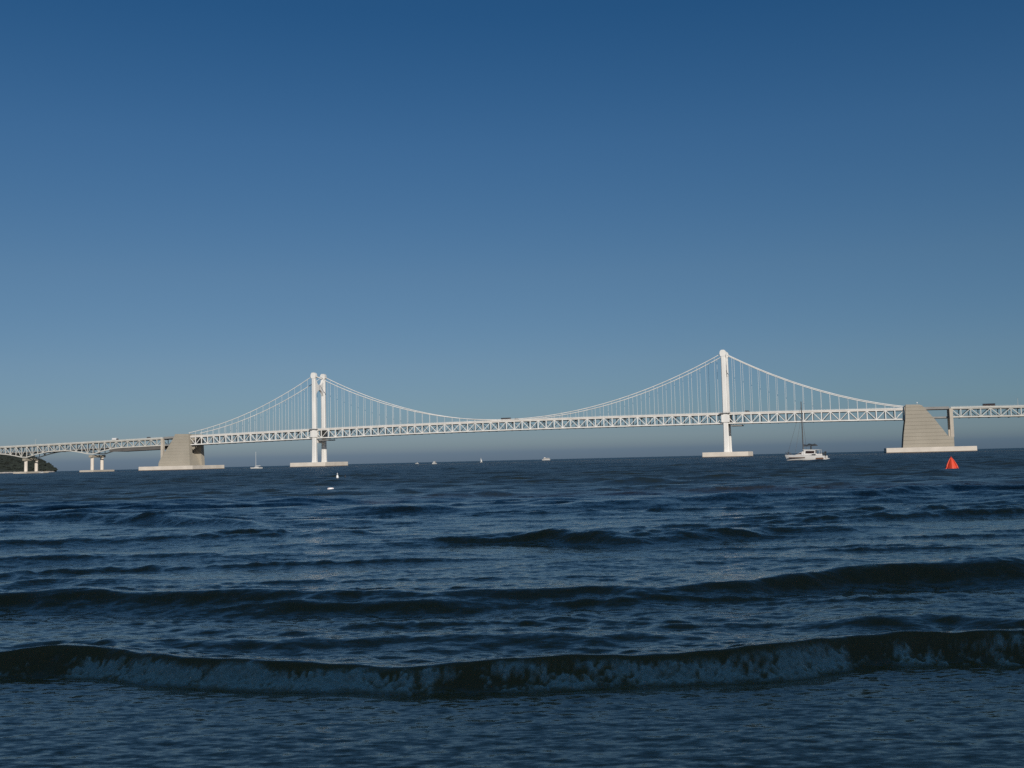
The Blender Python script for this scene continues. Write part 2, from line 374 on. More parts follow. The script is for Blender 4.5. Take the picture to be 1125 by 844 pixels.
# ------------------------------------------------------------------ beach and the town behind the camera (it shades the near water)
bx = MB(); nx, ny = 60, 24
vs = []
for j in range(ny+1):
    y = 4.2 - j*(j/ny)*5.2
    for i in range(nx+1):
        x = -300 + 600*i/nx
        vs.append((x, y, -.30 + min(1.1, (4.2-y)*.075) + random.uniform(-.015, .015)))
bx.add(vs, [(j*(nx+1)+i, j*(nx+1)+i+1, (j+1)*(nx+1)+i+1, (j+1)*(nx+1)+i) for j in range(ny) for i in range(nx)], True)
struct(bx.build('beach', M['sand'], fix=False), 'sandy beach sloping into the sea', 'beach')
bl_lab = ['grey apartment block behind the beach, tallest of the row', 'low apartment block at the west end of the beach', 'broad apartment block with flat roof behind the beach',
          'slim apartment block beside the broad one', 'apartment block behind the beach with stepped parapet', 'apartment block at the east end of the beach', 'apartment block directly behind the photographer']
for i, (x0, x1, H) in enumerate([(-190,-132,54),(-130,-76,60),(-74,-22,57),(-20,34,62),(36,92,58),(94,150,63),(152,210,55)]):
    t = thing('apartment_block', bl_lab[i], 'building', ((x0+x1)/2, -88, .6), 0, 'apartment blocks behind the beach')
    w = (x1-x0)/2
    MB().box((-w, -9, 0), (w, 9, H)).build('wall', M['block'], t)
    MB().box((-w-.3, -9.3, H+.003), (w+.3, 9.3, H+1.1)).build('parapet', M['block'], t)
    g = MB(); nb = int(2*w/3.6)
    for k in range(int(H/3.1)):
        for c in range(nb):
            xx = -w+1.2+c*(2*w-2.4)/nb
            g.box((xx, 9.02, 1+k*3.1), (xx+2.2, 9.10, 2.7+k*3.1))
    wo = g.build('windows', M['window'], t); wo['kind'] = 'stuff'

# ------------------------------------------------------------------ THE BRIDGE (local frame: x along the deck, y across it, z up)
AX, AY, AA = -7.58, 1181.0, R(18.1)
TW = 24.0
_t = np.array([-960,-738,-585,-473,-428,-321,-250,-146,-40,59,143,251,352,420,474,538,700])
_z = np.array([36.5,38.9,40.9,42.8,43.9,46.5,47.6,48.5,48.9,48.9,48.8,48.5,47.9,46.9,45.6,44.4,41.0])
_cf = np.polyfit(_t, _z, 6)
def zt(t): return float(np.polyval(_cf, t))          # top of the railing
def zchord(t): return zt(t)-2.55
def zbot(t): return zt(t)-12.2
PL = 500/52
MAIN_T = [-250+PL*k for k in range(53)]
SIDE = 181.0; NS = 20
LEFT_T = [-250-SIDE*k/NS for k in range(NS, 0, -1)]; RIGHT_T = [250+SIDE*k/NS for k in range(1, NS+1)]
ALL_T = LEFT_T + MAIN_T + RIGHT_T

bridge = thing('suspension_bridge', 'white double-deck suspension bridge with two towers crossing the bay', 'bridge', (AX, AY, 0), -AA)
def ribbon(ts, f, y0, y1, h):
    mb = MB(); secs = []
    for t in ts:
        z = f(t); secs.append([(t, y0, z-h/2), (t, y1, z-h/2), (t, y1, z+h/2), (t, y0, z+h/2), (t, y0, z-h/2)])
    mb.loft(secs, False); return mb
def side_truss(parent, ts, y, w=1.0, detailed=True, m=M['steel'], top=zchord, bot=zbot, pw=.95, dw=.62, lattice=0):
    tr = ribbon(ts, top, y-w/2, y+w/2, 1.0)
    o = tr.build('side_truss', m, parent)
    ribbon(ts, bot, y-w/2, y+w/2, 1.15).build('bottom_chord', m, o)
    posts, diags = [], []
    for i, t in enumerate(ts):
        posts.append(MB().bar((t, y, bot(t)+.575), (t, y, top(t)-.5), pw, pw*.9, (0, 1, 0)))
        if i+1 < len(ts):
            u = ts[i+1]
            a, b = ((t, bot(t)), (u, top(u))) if (i+lattice) % 2 else ((t, top(t)), (u, bot(u)))
            diags.append(MB().bar((a[0], y, a[1]), (b[0], y, b[1]), dw, dw, (0, 1, 0)))
    if detailed:
        for p in posts: p.build('truss_post', m, o)
        for p in diags: p.build('truss_diagonal', m, o)
    else:
        q = MB()
        for p in posts+diags: q.add(p.v, p.f)
        q.build('lattice', m, o)
    return o
side_truss(bridge, ALL_T, 0.0)
side_truss(bridge, ALL_T, TW, detailed=False)
def deck_set(parent, ts, zoff_low=11.6, y0=-.7, y1=TW+.7, m_edge=M['fascia'], rail=M['steel'], bays=None):
    ribbon(ts, lambda t: zt(t)-1.62, y0, y1, .78).build('upper_deck', m_edge, parent)
    ribbon(ts, lambda t: zt(t)-1.20, y0+.6, y1-.6, .05).build('road_surface', M['asphalt'], parent)
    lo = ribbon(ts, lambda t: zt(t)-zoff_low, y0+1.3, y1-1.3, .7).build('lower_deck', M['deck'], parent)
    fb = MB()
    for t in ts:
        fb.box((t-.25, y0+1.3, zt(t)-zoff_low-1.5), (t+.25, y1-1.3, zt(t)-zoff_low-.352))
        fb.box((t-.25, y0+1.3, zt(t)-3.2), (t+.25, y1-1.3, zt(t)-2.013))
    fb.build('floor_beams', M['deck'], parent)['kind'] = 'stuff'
    for yy in (y0+.25, y1-.25):
        r = ribbon(ts, lambda t: zt(t)-.06, yy-.08, yy+.08, .12)
        r2 = ribbon(ts, lambda t: zt(t)-.95, yy-.14, yy+.14, .55); r.add(r2.v, r2.f)
        for i in range(len(ts)-1):
            for k in range(3):
                t = ts[i]+(ts[i+1]-ts[i])*k/3; r.box((t-.07, yy-.06, zt(t)-.70), (t+.07, yy+.06, zt(t)-.121))
        r.build('railing', rail, parent)
deck_set(bridge, ALL_T)
# main cables and hangers
TOPZ, LOWZ = 113.0, 49.2
def cable_z(t):
    if abs(t) <= 250: return LOWZ + (TOPZ-LOWZ)*(t/250)**2
    q = (abs(t)-250)/182.0; sag = 9.5
    return TOPZ + (47.2-TOPZ)*q - 4*sag*q*(1-q)
CT = sorted(set([round(x, 3) for x in np.linspace(-432, -250, 30)] + [round(x, 3) for x in np.linspace(-250, 250, 81)] + [round(x, 3) for x in np.linspace(250, 432, 30)]))
far_h = []
for y in (0.0, TW):
    c = MB().tube([(t, y, cable_z(t)) for t in CT], .46, 8).build('main_cable', M['steel'], bridge)
    for t in ALL_T:
        if abs(abs(t)-250) < 3 or cable_z(t)-zt(t) < 1.0: continue
        h = MB().tube([(t, y, zt(t)-2.2), (t, y, cable_z(t)-.3)], .14, 6)
        if y == 0: h.build('hanger', M['steel'], bridge)
        else: far_h.append((t, h))
far_h.sort(key=lambda q: -q[0])
nh = sum(1 for o in bridge.children if o.name.startswith('hanger'))
rest = MB()
for i, (t, h) in enumerate(far_h):
    if i < 100-nh: h.build('hanger', M['steel'], bridge)
    else: rest.add(h.v, h.f, True)
rest.build('far_hangers', M['steel'], bridge)['kind'] = 'stuff'
# towers
def arc(x0, x1, z0, zm, n=12):
    return [(x0+(x1-x0)*i/n, zm+(z0-zm)*abs(2*i/n-1)**2.2) for i in range(n+1)]
def tower(t0, label):
    z_d = zt(t0)
    up = arc(1.9, TW-1.9, 109.5, 100.6); lo = arc(1.9, TW-1.9, 87.5, 95.0)
    o = MB().prism(up + lo[::-1], t0-1.5, t0+1.5, 'yz').build('tower', M['steel'], bridge, label)
    MB().box((t0-1.2, 1.9, 110.2), (t0+1.2, TW-1.9, 111.6)).build('top_strut', M['steel'], o)
    for y in (0.0, TW):
        k = 1 if y == 0 else -1
        mb = MB(); secs = []
        for z, a, b in ((5.2, 6.4, 5.2), (8, 5.9, 4.8), (33, 5.3, 4.4), (33.01, 5.3, 4.4), (109, 4.9, 4.1), (112, 4.9, 4.1)):
            a, b, c = a/2, b/2, .7
            secs.append([(t0+p, y+q, z) for p, q in ((-a+c,-b),(a-c,-b),(a,-b+c),(a,b-c),(a-c,b),(-a+c,b),(-a,b-c),(-a,-b+c),(-a+c,-b))])
        mb.loft(secs, False)
        mb.build('tower_leg', M['steel'], o)
        MB().prism([(-2.5,109.0),(2.5,109.0),(3.4,111.2),(3.3,113.4),(2.7,115.0),(1.5,116.0),(-1.5,116.0),(-2.7,115.0),(-3.3,113.4),(-3.4,111.2)], y-2.3, y+2.3).build('saddle_housing', M['steel'], o).location.x = t0
        MB().box((t0-4.4, y-3.1, z_d-11.3), (t0+4.4, y+3.1, z_d-3.0)).build('deck_bracket', M['steel'], o, bevel=.5)
        pf = MB().box((t0-5.4, y-4.0, z_d-1.5), (t0+5.4, y+4.0, z_d-.9))
        for q in (-5.3, 5.3): pf.bar((t0+q, y-4, z_d+.2), (t0+q, y+4, z_d+.2), .1, .1)
        for q in (-3.9, 3.9): pf.bar((t0-5.3, y+q, z_d+.2), (t0+5.3, y+q, z_d+.2), .1, .1)
        pf.build('service_platform', M['deck'], o)
    MB().box((t0-2.4, 2.25, z_d-18.2), (t0+2.4, TW-2.25, z_d-13.9)).build('cross_beam', M['steel'], o, bevel=.3)
    g = MB().box((t0+5, 2, z_d-15.4), (t0+17, TW-2, z_d-14.2))
    for q in (6, 16):
        for y in (3, TW-3): g.bar((t0+q, y, z_d-14.3), (t0+q, y, z_d-12.0), .35, .35, (0, 1, 0))
    g.build('inspection_gantry', M['deck'], o)
    cb = MB().prism([(-24,-3),(24,-3),(24,5.2),(-24,5.2)], -18, 42).build('pier_base', M['base'], o, bevel=.4); cb.location.x = t0
    MB().box((t0-24.15, -18.15, -2.5), (t0+24.15, 42.15, .55)).build('tide_line', M['brown'], cb).location.x = -t0
tower(-250.0, 'far white bridge tower showing both legs')
tower(250.0, 'near white bridge tower with its legs lined up')
# anchorages
def anchorage(poly, poly_far, sgn, label, face_t, cais):
    o = MB()
    def wall(poly, y0, y1):
        w = MB().prism(poly, y0, y1); return w
    near = wall(poly, -4.0, 2.6)
    o = near.build('anchorage', M['groove'], bridge, label)
    wall(poly_far, TW-2.6, TW+4.0).build('far_wall', M['groove'], o)
    # courses of the near face, each standing a little proud of the joint below it
    g = MB(); zmin, zmax = 6.6, max(p[1] for p in poly)
    def clip(pl, z, above):
        out = []
        for i in range(len(pl)):
            p, q = pl[i], pl[(i+1) % len(pl)]
            pin = (p[1] >= z) == above; qin = (q[1] >= z) == above
            if pin: out.append(p)
            if pin != qin: f = (z-p[1])/(q[1]-p[1]); out.append((p[0]+(q[0]-p[0])*f, z))
        return out
    z = 5.02; cx_ = sum(p[0] for p in poly)/len(poly)
    while z < zmax-1:
        c = clip(clip(poly, z, True), min(z+(3.40 if sgn > 0 else 3.55), zmax), False)
        if len(c) > 2: g.prism([(p[0]+(.04 if p[0] < cx_ else -.04), p[1]) for p in c], -4.30 if sgn > 0 else -4.12, -3.99)
        z += 3.75
    g.build('facing_courses', M['groove'], o)
    # body between the two walls, set back under the deck
    ins = face_t - sgn*2.0; far = face_t + sgn*44
    body = [(ins+sgn*2, 5.2), (far, 5.2), (far-sgn*3, 13.5), (ins+sgn*24, 24), (ins+sgn*13, 22.5), (ins+sgn*6, 16)]
    MB().prism(body, 2.61, TW-2.61).build('anchor_block', M['groove'], o)
    cb = MB().prism([(cais[0],-3),(cais[1],-3),(cais[1],5.0),(cais[0],5.0)], -23, 47).build('pier_base', M['base'], o, bevel=.4)
    MB().box((cais[0]-.15, -23.15, -2.5), (cais[1]+.15, 47.15, .55)).build('tide_line', M['brown'], cb)
    return o
PR = [(432.5,49.0),(445.5,48.6),(448.1,47.4),(450.5,44.7),(454.5,39.4),(458.6,34.2),(463.3,27.3),(467.3,21.5),(471.2,15.4),(476.3,15.0),(476.3,5.0),(427.8,5.0),(429.3,19.9),(431.3,32.9)]
ar = anchorage(PR, PR, 1, 'grooved concrete anchorage at the near end of the bridge', 430.5, (411, 495))
PLf = [(-432-(t-432), z) for t, z in PR]
PLn = [(-449.8,46.2),(-429.6,45.6),(-429.0,28),(-427.6,5.0),(-475.5,5.0),(-475.3,9.0),(-472.8,14.0),(-464.4,25.0),(-456.1,36.0),(-452,42.0)]
al = anchorage(PLn, PLn, -1, 'concrete anchorage at the far end of the bridge', -429.5, (-491.5, -410.5))
# end column and link decks between anchorage and approach
def link(side, ts):
    a = ar if side > 0 else al
    for y in (0.0, TW):
        c = MB().box((ts[1]-1.6, y-2.0, 15.0 if side > 0 else 13.5), (ts[1]+1.6, y+2.0, zt(ts[1])-2.02)); c.build('end_column', M['tan'], a)
    tt = list(np.linspace(ts[0], ts[1]-side*1.7, 4))
    ribbon(tt, lambda t: zt(t)-1.9, -.7, TW+.7, 1.65).build('link_upper_deck', M['deck'], a)
    ribbon(tt, lambda t: zt(t)-11.0, 2.1, TW-2.1, 1.7).build('link_lower_deck', M['deck'], a)
    for yy in (-.45, TW+.45):
        ribbon(tt, lambda t: zt(t)-.60, yy-.12, yy+.12, .93).build('link_parapet', M['deck'], a)
link(1, (446.0, 475.3)); link(-1, (-449.0, -472.0))
bc = MB().lathe([(.25,0),(.25,1.4),(.55,1.5),(.55,2.3),(.2,2.6)], 10, (443.5, -1.5, 48.7)).build('beacon', M['white'], ar)

# approach viaducts
def haunch(t, piers, depth, half):
    d = 0
    for p in piers:
        q = abs(t-p)/half
        if q < 1: d = max(d, depth*(1-q)**1.5)
    return d
def approach(name, label, ts, piers, side, half=44, depth=7.2):
    v = thing(name, label, 'bridge', (AX, AY, 0), -AA)
    bt = lambda t: zt(t)-10.9-haunch(t, piers, depth, half)
    tp = lambda t: zt(t)-2.5
    for y, det in ((0.4, True), (TW-.4, False)):
        side_truss(v, ts, y, .95, det, M['steel_app'], tp, bt, .75, .6, 0 if side > 0 else 1)
    ribbon(ts, lambda t: zt(t)-1.62, -.7, TW+.7, .78).build('upper_deck', M['steel_app'], v)
    ribbon(ts, lambda t: zt(t)-1.20, 0, TW, .05).build('road_surface', M['asphalt'], v)
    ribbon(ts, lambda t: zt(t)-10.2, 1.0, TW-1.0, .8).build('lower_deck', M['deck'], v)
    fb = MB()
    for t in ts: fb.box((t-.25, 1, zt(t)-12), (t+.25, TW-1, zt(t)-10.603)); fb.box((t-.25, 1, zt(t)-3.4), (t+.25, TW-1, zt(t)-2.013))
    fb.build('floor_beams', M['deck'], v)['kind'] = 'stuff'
    for yy in (-.45, TW+.45):
        r = ribbon(ts, lambda t: zt(t)-.06, yy-.07, yy+.07, .12)
        r2 = ribbon(ts, lambda t: zt(t)-.95, yy-.14, yy+.14, .55); r.add(r2.v, r2.f)
        for i in range(len(ts)-1):
            for k in range(3):
                t = ts[i]+(ts[i+1]-ts[i])*k/3; r.box((t-.07, yy-.06, zt(t)-.70), (t+.07, yy+.06, zt(t)-.121))
        r.build('railing', M['steel_app'], v)
    for p in piers:
        if p < -760 or p > 620: continue
        zt_ = bt(p)-.6
        cap = MB().box((p-2.6, -1.5, zt_-3.4), (p+2.6, TW+1.5, zt_)).build('pier_cap', M['anch'], v, bevel=.4)
        for y in (2.6, TW-2.6):
            MB().lathe([(2.5, 2.3), (2.2, 3.2), (2.1, zt_-3.402)], 20, (p, y, 0)).build('pier_column', M['base'], v)
        MB().box((p-11, -9, -3), (p+11, TW+9, 2.3)).build('pier_footing', M['tan'], v, bevel=.5)
    return v
TL = list(np.arange(-472.0-9.2*47, -471.9, 9.2)); TR = list(np.arange(475.3, 475.3+9.2*22, 9.2))
vl = approach('approach_viaduct', 'grey-white truss viaduct on paired columns running past the wooded headland', TL, [-585.5, -696, -812, -930], -1)
# deep box girder by the anchorage; underside shade put into its dark colour
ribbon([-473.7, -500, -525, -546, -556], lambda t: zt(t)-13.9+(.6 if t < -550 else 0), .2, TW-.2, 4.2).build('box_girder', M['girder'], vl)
vr = approach('approach_viaduct', 'grey-white truss viaduct leaving the near anchorage, above the red buoy', TR, [625], 1)

def on_bridge(t, y, z): 
    return (AX+t*math.cos(AA)+y*math.sin(AA), AY-t*math.sin(AA)+y*math.cos(AA), z)
# lamp posts on the deck edge
def lamp(t, label, y=-.1, h=7.5):
    o = thing('street_lamp', label, 'street lamp', on_bridge(t, y, zt(t)-1.2), -AA, 'street lamps along the bridge')
    MB().tube([(0,0,0),(0,0,h*.55),(0,0,h)], [.16,.13,.10], 8).build('lamp_post', M['steel_app'], o)
    MB().tube([(0,0,h-.1),(0,.7,h+.35),(0,1.9,h+.45)], .08, 6).build('lamp_arm', M['steel_app'], o)
    MB().box((-.22, 1.5, h+.28), (.22, 2.7, h+.47)).build('lamp_head', M['steel_app'], o, bevel=.05)
lamp(66, 'slim street lamp on the deck edge, right of mid-span')
lamp(-166, 'slim street lamp on the deck edge, first right of the far tower')
lamp(-678, 'slim street lamp on the viaduct above the column pair at the headland')
lamp(537, 'slim street lamp on the viaduct at the right edge of the picture')
# vehicles on the upper deck
def car(t, label, m, kind='car', y=3.2, rz=0, name=None, group='vehicles on the upper deck'):
    L = dict(car=4.4, van=5.2, bus=11.5, truck=9.0)[kind]
    o = thing(kind if kind != 'car' else 'car', label, kind, on_bridge(t, y, zt(t)-1.17), -AA+rz, group)
    if kind == 'car':
        b = MB().prism([(-2.2,.35),(2.2,.35),(2.2,.8),(1.3,.95),(-2.0,1.0),(-2.2,.85)], -.88, .88)
        c = MB().prism([(-1.8,1.0),(.9,.96),(.2,1.48),(-1.2,1.5)], -.78, .78)
        b.build('body', m, o, bevel=.08); c.build('cabin', M['glass'], o, bevel=.06)
    elif kind == 'van':
        MB().prism([(-2.6,.35),(2.6,.35),(2.6,1.1),(1.7,2.2),(-2.6,2.25)], -.95, .95).build('body', m, o, bevel=.1)
        MB().prism([(1.2,1.2),(2.35,1.2),(1.72,2.0),(1.2,2.0)], -.97, .97).build('cab_window', M['glass'], o)
    elif kind == 'bus':
        MB().box((-5.75,-1.25,.4), (5.75,1.25,3.2)).build('body', m, o, bevel=.18)
        MB().box((-5.4,-1.27,1.5), (5.4,1.27,2.5)).build('window_band', M['glass'], o)
    else:
        MB().box((-4.5,-1.22,1.0), (2.2,1.22,3.5)).build('cargo_box', m, o, bevel=.06)
        MB().prism([(2.4,.5),(4.4,.5),(4.4,1.5),(4.0,2.7),(2.4,2.8)], -1.15, 1.15).build('cab', M['car_dark'], o, bevel=.1)
        MB().box((-4.5,-.5,.6), (2.5,.5,.99)).build('chassis', M['black'], o)
    xs = {'car': (-1.35, 1.35), 'van': (-1.6, 1.7), 'bus': (-3.2, 3.6), 'truck': (-3.0, 3.2)}[kind]
    rr = .33 if kind in ('car', 'van') else .48
    for x in xs:
        for yy in (-.75, .75) if kind in ('car', 'van') else (-1.05, 1.05):
            MB().tube([(x, yy-.12, rr), (x, yy+.12, rr)], rr, 12).build('wheel', M['black'], o)
car(-1.5, 'dark bus crossing the deck near mid-span', M['car_dark'], 'bus')
car(12.0, 'dark van just ahead of the bus near mid-span', M['car_dark'], 'van')
car(-549, 'white box truck with dark cab on the viaduct, above a column pair', M['car_white'], 'truck')
car(-496, 'dark van on the viaduct beside the far anchorage', M['car_dark'], 'van')
car(511, 'dark bus on the viaduct right of the near anchorage', M['car_dark'], 'bus')
car(273, 'dark van on the deck just right of the near tower', M['car_dark'], 'van')

# ------------------------------------------------------------------ far headland
def headland():
    nx_, ny_ = 150, 70
    xs = np.linspace(-2600, -1080, nx_); ys = np.linspace(2520, 3100, ny_)
    Xh, Yh = np.meshgrid(xs, ys)
    ridge = np.interp(Xh*2800/Yh, [-2600,-1900,-1430,-1350,-1322,-1298,-1275,-1255,-1150], [110,75,50,47,36,25,12,-2,-16])
    crossp = np.clip(np.sin(np.clip((Yh-2520)/580, 0, 1)*math.pi), 0, 1)**.55
    Zh = ridge*crossp*(.86+.28*fbm(Xh/120, Yh/120, 5, 4)) - 4
    Zh += np.where(Zh > 3, 7*(fbm(Xh/16, Yh/16, 9, 2)-.4), 0)
    mb = MB()
    mb.add(np.stack([Xh, Yh, Zh], -1).reshape(-1, 3).tolist(), [(j*nx_+i, j*nx_+i+1, (j+1)*nx_+i+1, (j+1)*nx_+i) for j in range(ny_-1) for i in range(nx_-1)], True)
    struct(mb.build('hill', mat('wooded_slope', (.017, .025, .021), .95, .35, .03), fix=False), 'dark wooded headland behind the viaduct', 'hill')
    # tree crowns: rough clumps standing on the slope, one mass at this distance
    tr = MB(); bm = bmesh.new(); bmesh.ops.create_icosphere(bm, subdivisions=2, radius=1)
    base_v = [v.co.copy() for v in bm.verts]; base_f = [tuple(v.index for v in f.verts) for f in bm.faces]; bm.free()
    for k in range(900):
        x = random.uniform(-1500, -1130); y = random.uniform(2530, 2800)
        i = (x+2600)/1520*(nx_-1); j = (y-2520)/580*(ny_-1); z = Zh[int(j), int(i)]
        if z < 2: continue
        r = random.uniform(4, 8); sd = random.random()*99
        tr.add([(x+v.x*r*(.8+.4*math.sin(v.y*5+sd)), y+v.y*r*(.8+.4*math.sin(v.z*5+sd)), z+r*.5+v.z*r*(.7+.3*math.sin(v.x*6+sd))) for v in base_v], base_f)
    tag(tr.build('forest', mat('forest_crowns', (.019, .027, .021), .95, .5, .12), fix=False), 'dark green woods covering the far headland', 'forest', kind='stuff')
    s = MB()
    for k in range(260):
        x = -1480 + k*1.1; x = random.uniform(-1500, -1135); y = 2505+random.uniform(-6, 14); r = random.uniform(1.5, 4.0)
        s.add([(x+v.x*r*1.8, y+v.y*r, .4+v.z*r*.6*(1+.4*math.sin(x+v.y*4))) for v in base_v], base_f)
    tag(s.build('shore_rocks', M['rock'], fix=False), 'pale rocks along the foot of the wooded headland', 'rocks', kind='stuff')
headland()

# ------------------------------------------------------------------ boats
def hull_half(L, beam, free_b, free_s, draft, y0, n=14):
    """sections of one slender hull from bow (-x) to stern (+x)"""
    secs = []
    for i in range(n+1):
        q = i/n; x = -L/2 + L*q
        w = beam/2*min(1, (q*1.9)**.65+.03)*(1-.18*max(0, q-.7)/.3)
        fb = free_b+(free_s-free_b)*q; dr = draft*(1-(1-min(1, q*2.2))**2*.85)
        xo = lambda zz: x + (.0 if i else (1-(zz+dr)/(fb+dr))*.55)
        pts = [(-w, fb), (-w*1.0, fb*.55), (-w*.86, 0), (-w*.5, -dr*.7), (0, -dr), (w*.5, -dr*.7), (w*.86, 0), (w, fb*.55), (w, fb), (0, fb+.06), (-w, fb)]
        secs.append([(xo(zz), y0+yy, zz) for yy, zz in pts])
    return secs
def catamaran(loc, rz):
    o = thing('sailing_catamaran', 'white sailing catamaran with bare mast anchored below the bridge, between tower and anchorage', 'boat', loc, rz)
    for y in (-2.5, 2.5):
        h = MB().loft(hull_half(10.7, 1.7, 1.65, 1.15, .5, y)).build('hull', M['hull'], o)
        st = MB()
        for sg in (-1, 1):
            st.prism([(-4.1,.70),(.2,.66),(.2,.90),(-4.3,.98)], y+sg*.80-.09, y+sg*.80+.09)
        st.build('hull_stripe', M['stripe'], h)
        sp = MB()
        for k in range(3): sp.box((4.2+k*.55, y-.62, .18), (4.75+k*.55, y+.62, 1.02-k*.28))
        sp.build('stern_steps', M['hull'], h)
        MB().prism([(2.9,.30),(5.1,.30),(5.0,.72),(3.1,.70)], y-.80, y-.74).build('step_recess', M['recess_brown'], h)  # thin dark brown panel standing for the recess by the steps
    MB().box((-3.4,-2.0,.75), (4.6,2.0,1.38)).build('bridge_deck', M['hull'], o, bevel=.12)
    MB().prism([(-3.2,1.40),(3.2,1.40),(3.2,1.75),(.0,1.95),(-.7,2.55),(-1.0,2.35)], -2.05, 2.05).build('coachroof', M['hull'], o, bevel=.1)
    MB().prism([(-2.5,1.70),(-1.05,1.74),(-.92,2.2),(-1.2,2.12)], -2.09, 2.09).build('front_window', M['glass'], o)
    cab = MB().prism([(-.9,1.6),(2.5,1.6),(2.8,2.75),(-.35,2.9)], -1.95, 1.95).build('cabin', M['hull'], o, bevel=.1)
    MB().prism([(.1,1.92),(2.45,1.92),(2.6,2.55),(.25,2.62)], -1.99, 1.99).build('side_window', M['glass'], cab)
    MB().prism([(-.6,2.905),(3.9,2.78),(3.9,2.90),(-.5,3.05)], -2.0, 2.0).build('cabin_roof', M['hull'], cab)
    for y in (-1.85, 1.85):
        MB().tube([(3.8, y, 1.38), (3.8, y, 2.8)], .05, 6).build('roof_post', M['hull'], o)
    MB().box((2.9,-1.9,1.385), (4.5,1.9,1.75)).build('cockpit_seat', M['hull'], o, bevel=.08)
    MB().prism([(1.8,1.0),(2.6,1.0),(2.9,1.75),(1.9,1.7)], -2.2, -2.0).build('fender_board', M['dark'], o)
    ma = MB().tube([(-.75, 0, 2.6), (-.75, 0, 9), (-.75, 0, 16.4)], [.15, .15, .11], 8).build('mast', M['alu'], o)
    MB().tube([(-.75,-1.3,9.2), (-.75,0,9.0), (-.75,1.3,9.2)], .04, 6).build('spreader', M['alu'], ma)
    bo = MB().tube([(-.7,0,3.9), (3.2,0,4.05)], .08, 8).build('boom', M['alu'], o)
    MB().tube([(-.6,0,4.30), (.3,.03,4.18), (.9,0,4.42), (1.8,-.03,4.25), (2.4,0,4.36), (3.1,0,4.12)], [.20,.15,.27,.22,.25,.10], 8).build('furled_sail', M['dark'], bo)
    MB().tube([(1.4,0,3.0), (1.4,0,3.98)], .22, 8).build('boom_crutch', M['dark'], o)
    rg = MB()
    for a, b in (((-5.1,0,1.7),(-.75,0,15.2)), ((-.2,-2.9,1.6),(-.75,0,15.2)), ((-.2,2.9,1.6),(-.75,0,15.2)), ((-2.6,-2.4,1.75),(-.75,0,12.8))):
        rg.tube([a, b], .03, 5)
    rg.build('rigging', M['alu'], o)
    MB().tube([(-5.15,-2.5,1.45), (-5.15,2.5,1.45)], .09, 8).build('bow_beam', M['alu'], o)
    pl = MB()
    for y in (-2.5, 2.5): pl.tube([(-4.4,y-.3,1.7),(-5.0,y-.15,2.35),(-5.2,y,2.4),(-5.0,y+.15,2.35),(-4.4,y+.3,1.7)], .05, 6)
    pl.build('bow_rail', M['alu'], o)
    MB().tube([(-4.9,0,1.6),(-4.85,0,2.5)], [.2,.12], 8).build('furler_drum', M['dark'], o)
    ob = MB().tube([(5.0,.9,.9), (5.0,.9,1.9)], [.16,.24], 8); ob.box((4.8,.65,1.9), (5.3,1.15,2.35))
    ob.build('outboard_motor', M['black'], o)
    MB().loft([[(4.5,-1.3+.0*k,1.7),(5.4,-1.3,1.55),(5.4,-1.3,1.95),(4.5,-1.3,2.1),(4.5,-1.3,1.7)] for k in range(1)] + [[(4.5,.3,1.7),(5.4,.3,1.55),(5.4,.3,1.95),(4.5,.3,2.1),(4.5,.3,1.7)]]).build('dinghy', M['dark'], o)
catamaran((81.3, 284.3, -.03), R(-25))

def sailboat(loc, rz, L, label, H):
    o = thing('sailing_yacht', label, 'boat', loc, rz)
    MB().loft(hull_half(L, L*.27, L*.11, L*.085, .5, 0)).build('hull', M['hull_far'], o)
    MB().prism([(-L*.22,L*.09),(L*.20,L*.085),(L*.17,L*.15),(-L*.10,L*.16)], -L*.09, L*.09).build('cabin', M['hull_far'], o, bevel=.1)
    MB().box((L*.33,-L*.08,L*.09), (L*.43,L*.08,L*.16)).build('cockpit_canopy', M['dark'], o, bevel=.05)
    MB().tube([(-L*.04,0,L*.1), (-L*.04,0,H)], [.14,.09], 8).build('mast', M['sail'], o)
    MB().tube([(-L*.03,0,L*.22), (L*.33,0,L*.225)], [.2,.16], 8).build('furled_sail', M['sail'], o)
    return o
sailboat((-228, 905, 0), R(10), 10.8, 'small white sailing yacht with bare mast beside the far anchorage base', 15)
def motorboat(loc, rz, L, label, W=None):
    o = thing('motorboat', label, 'boat', loc, rz)
    W = W or L*.34
    MB().loft(hull_half(L, W, L*.17, L*.12, .4, 0)).build('hull', M['hull_far'], o)
    c = MB().prism([(-L*.12,L*.12),(L*.28,L*.12),(L*.25,L*.36),(-L*.02,L*.36)], -W*.36, W*.36).build('cabin', M['hull_far'], o, bevel=.08)
    MB().prism([(-L*.05,L*.21),(L*.24,L*.21),(L*.235,L*.31),(L*.0,L*.31)], -W*.37, W*.37).build('window_band', M['glass'], c)
    return o
motorboat((-78, 1000, 0), R(62), 7.4, 'white motorboat seen nearly end-on, far out below the bridge')
motorboat((-148, 1560, 0), R(3), 5.5, 'tiny low white motorboat on the horizon, left of the end-on motorboat')
motorboat((-615, 1330, 0), R(-5), 7, 'small white motorboat beside the column footing at the headland')
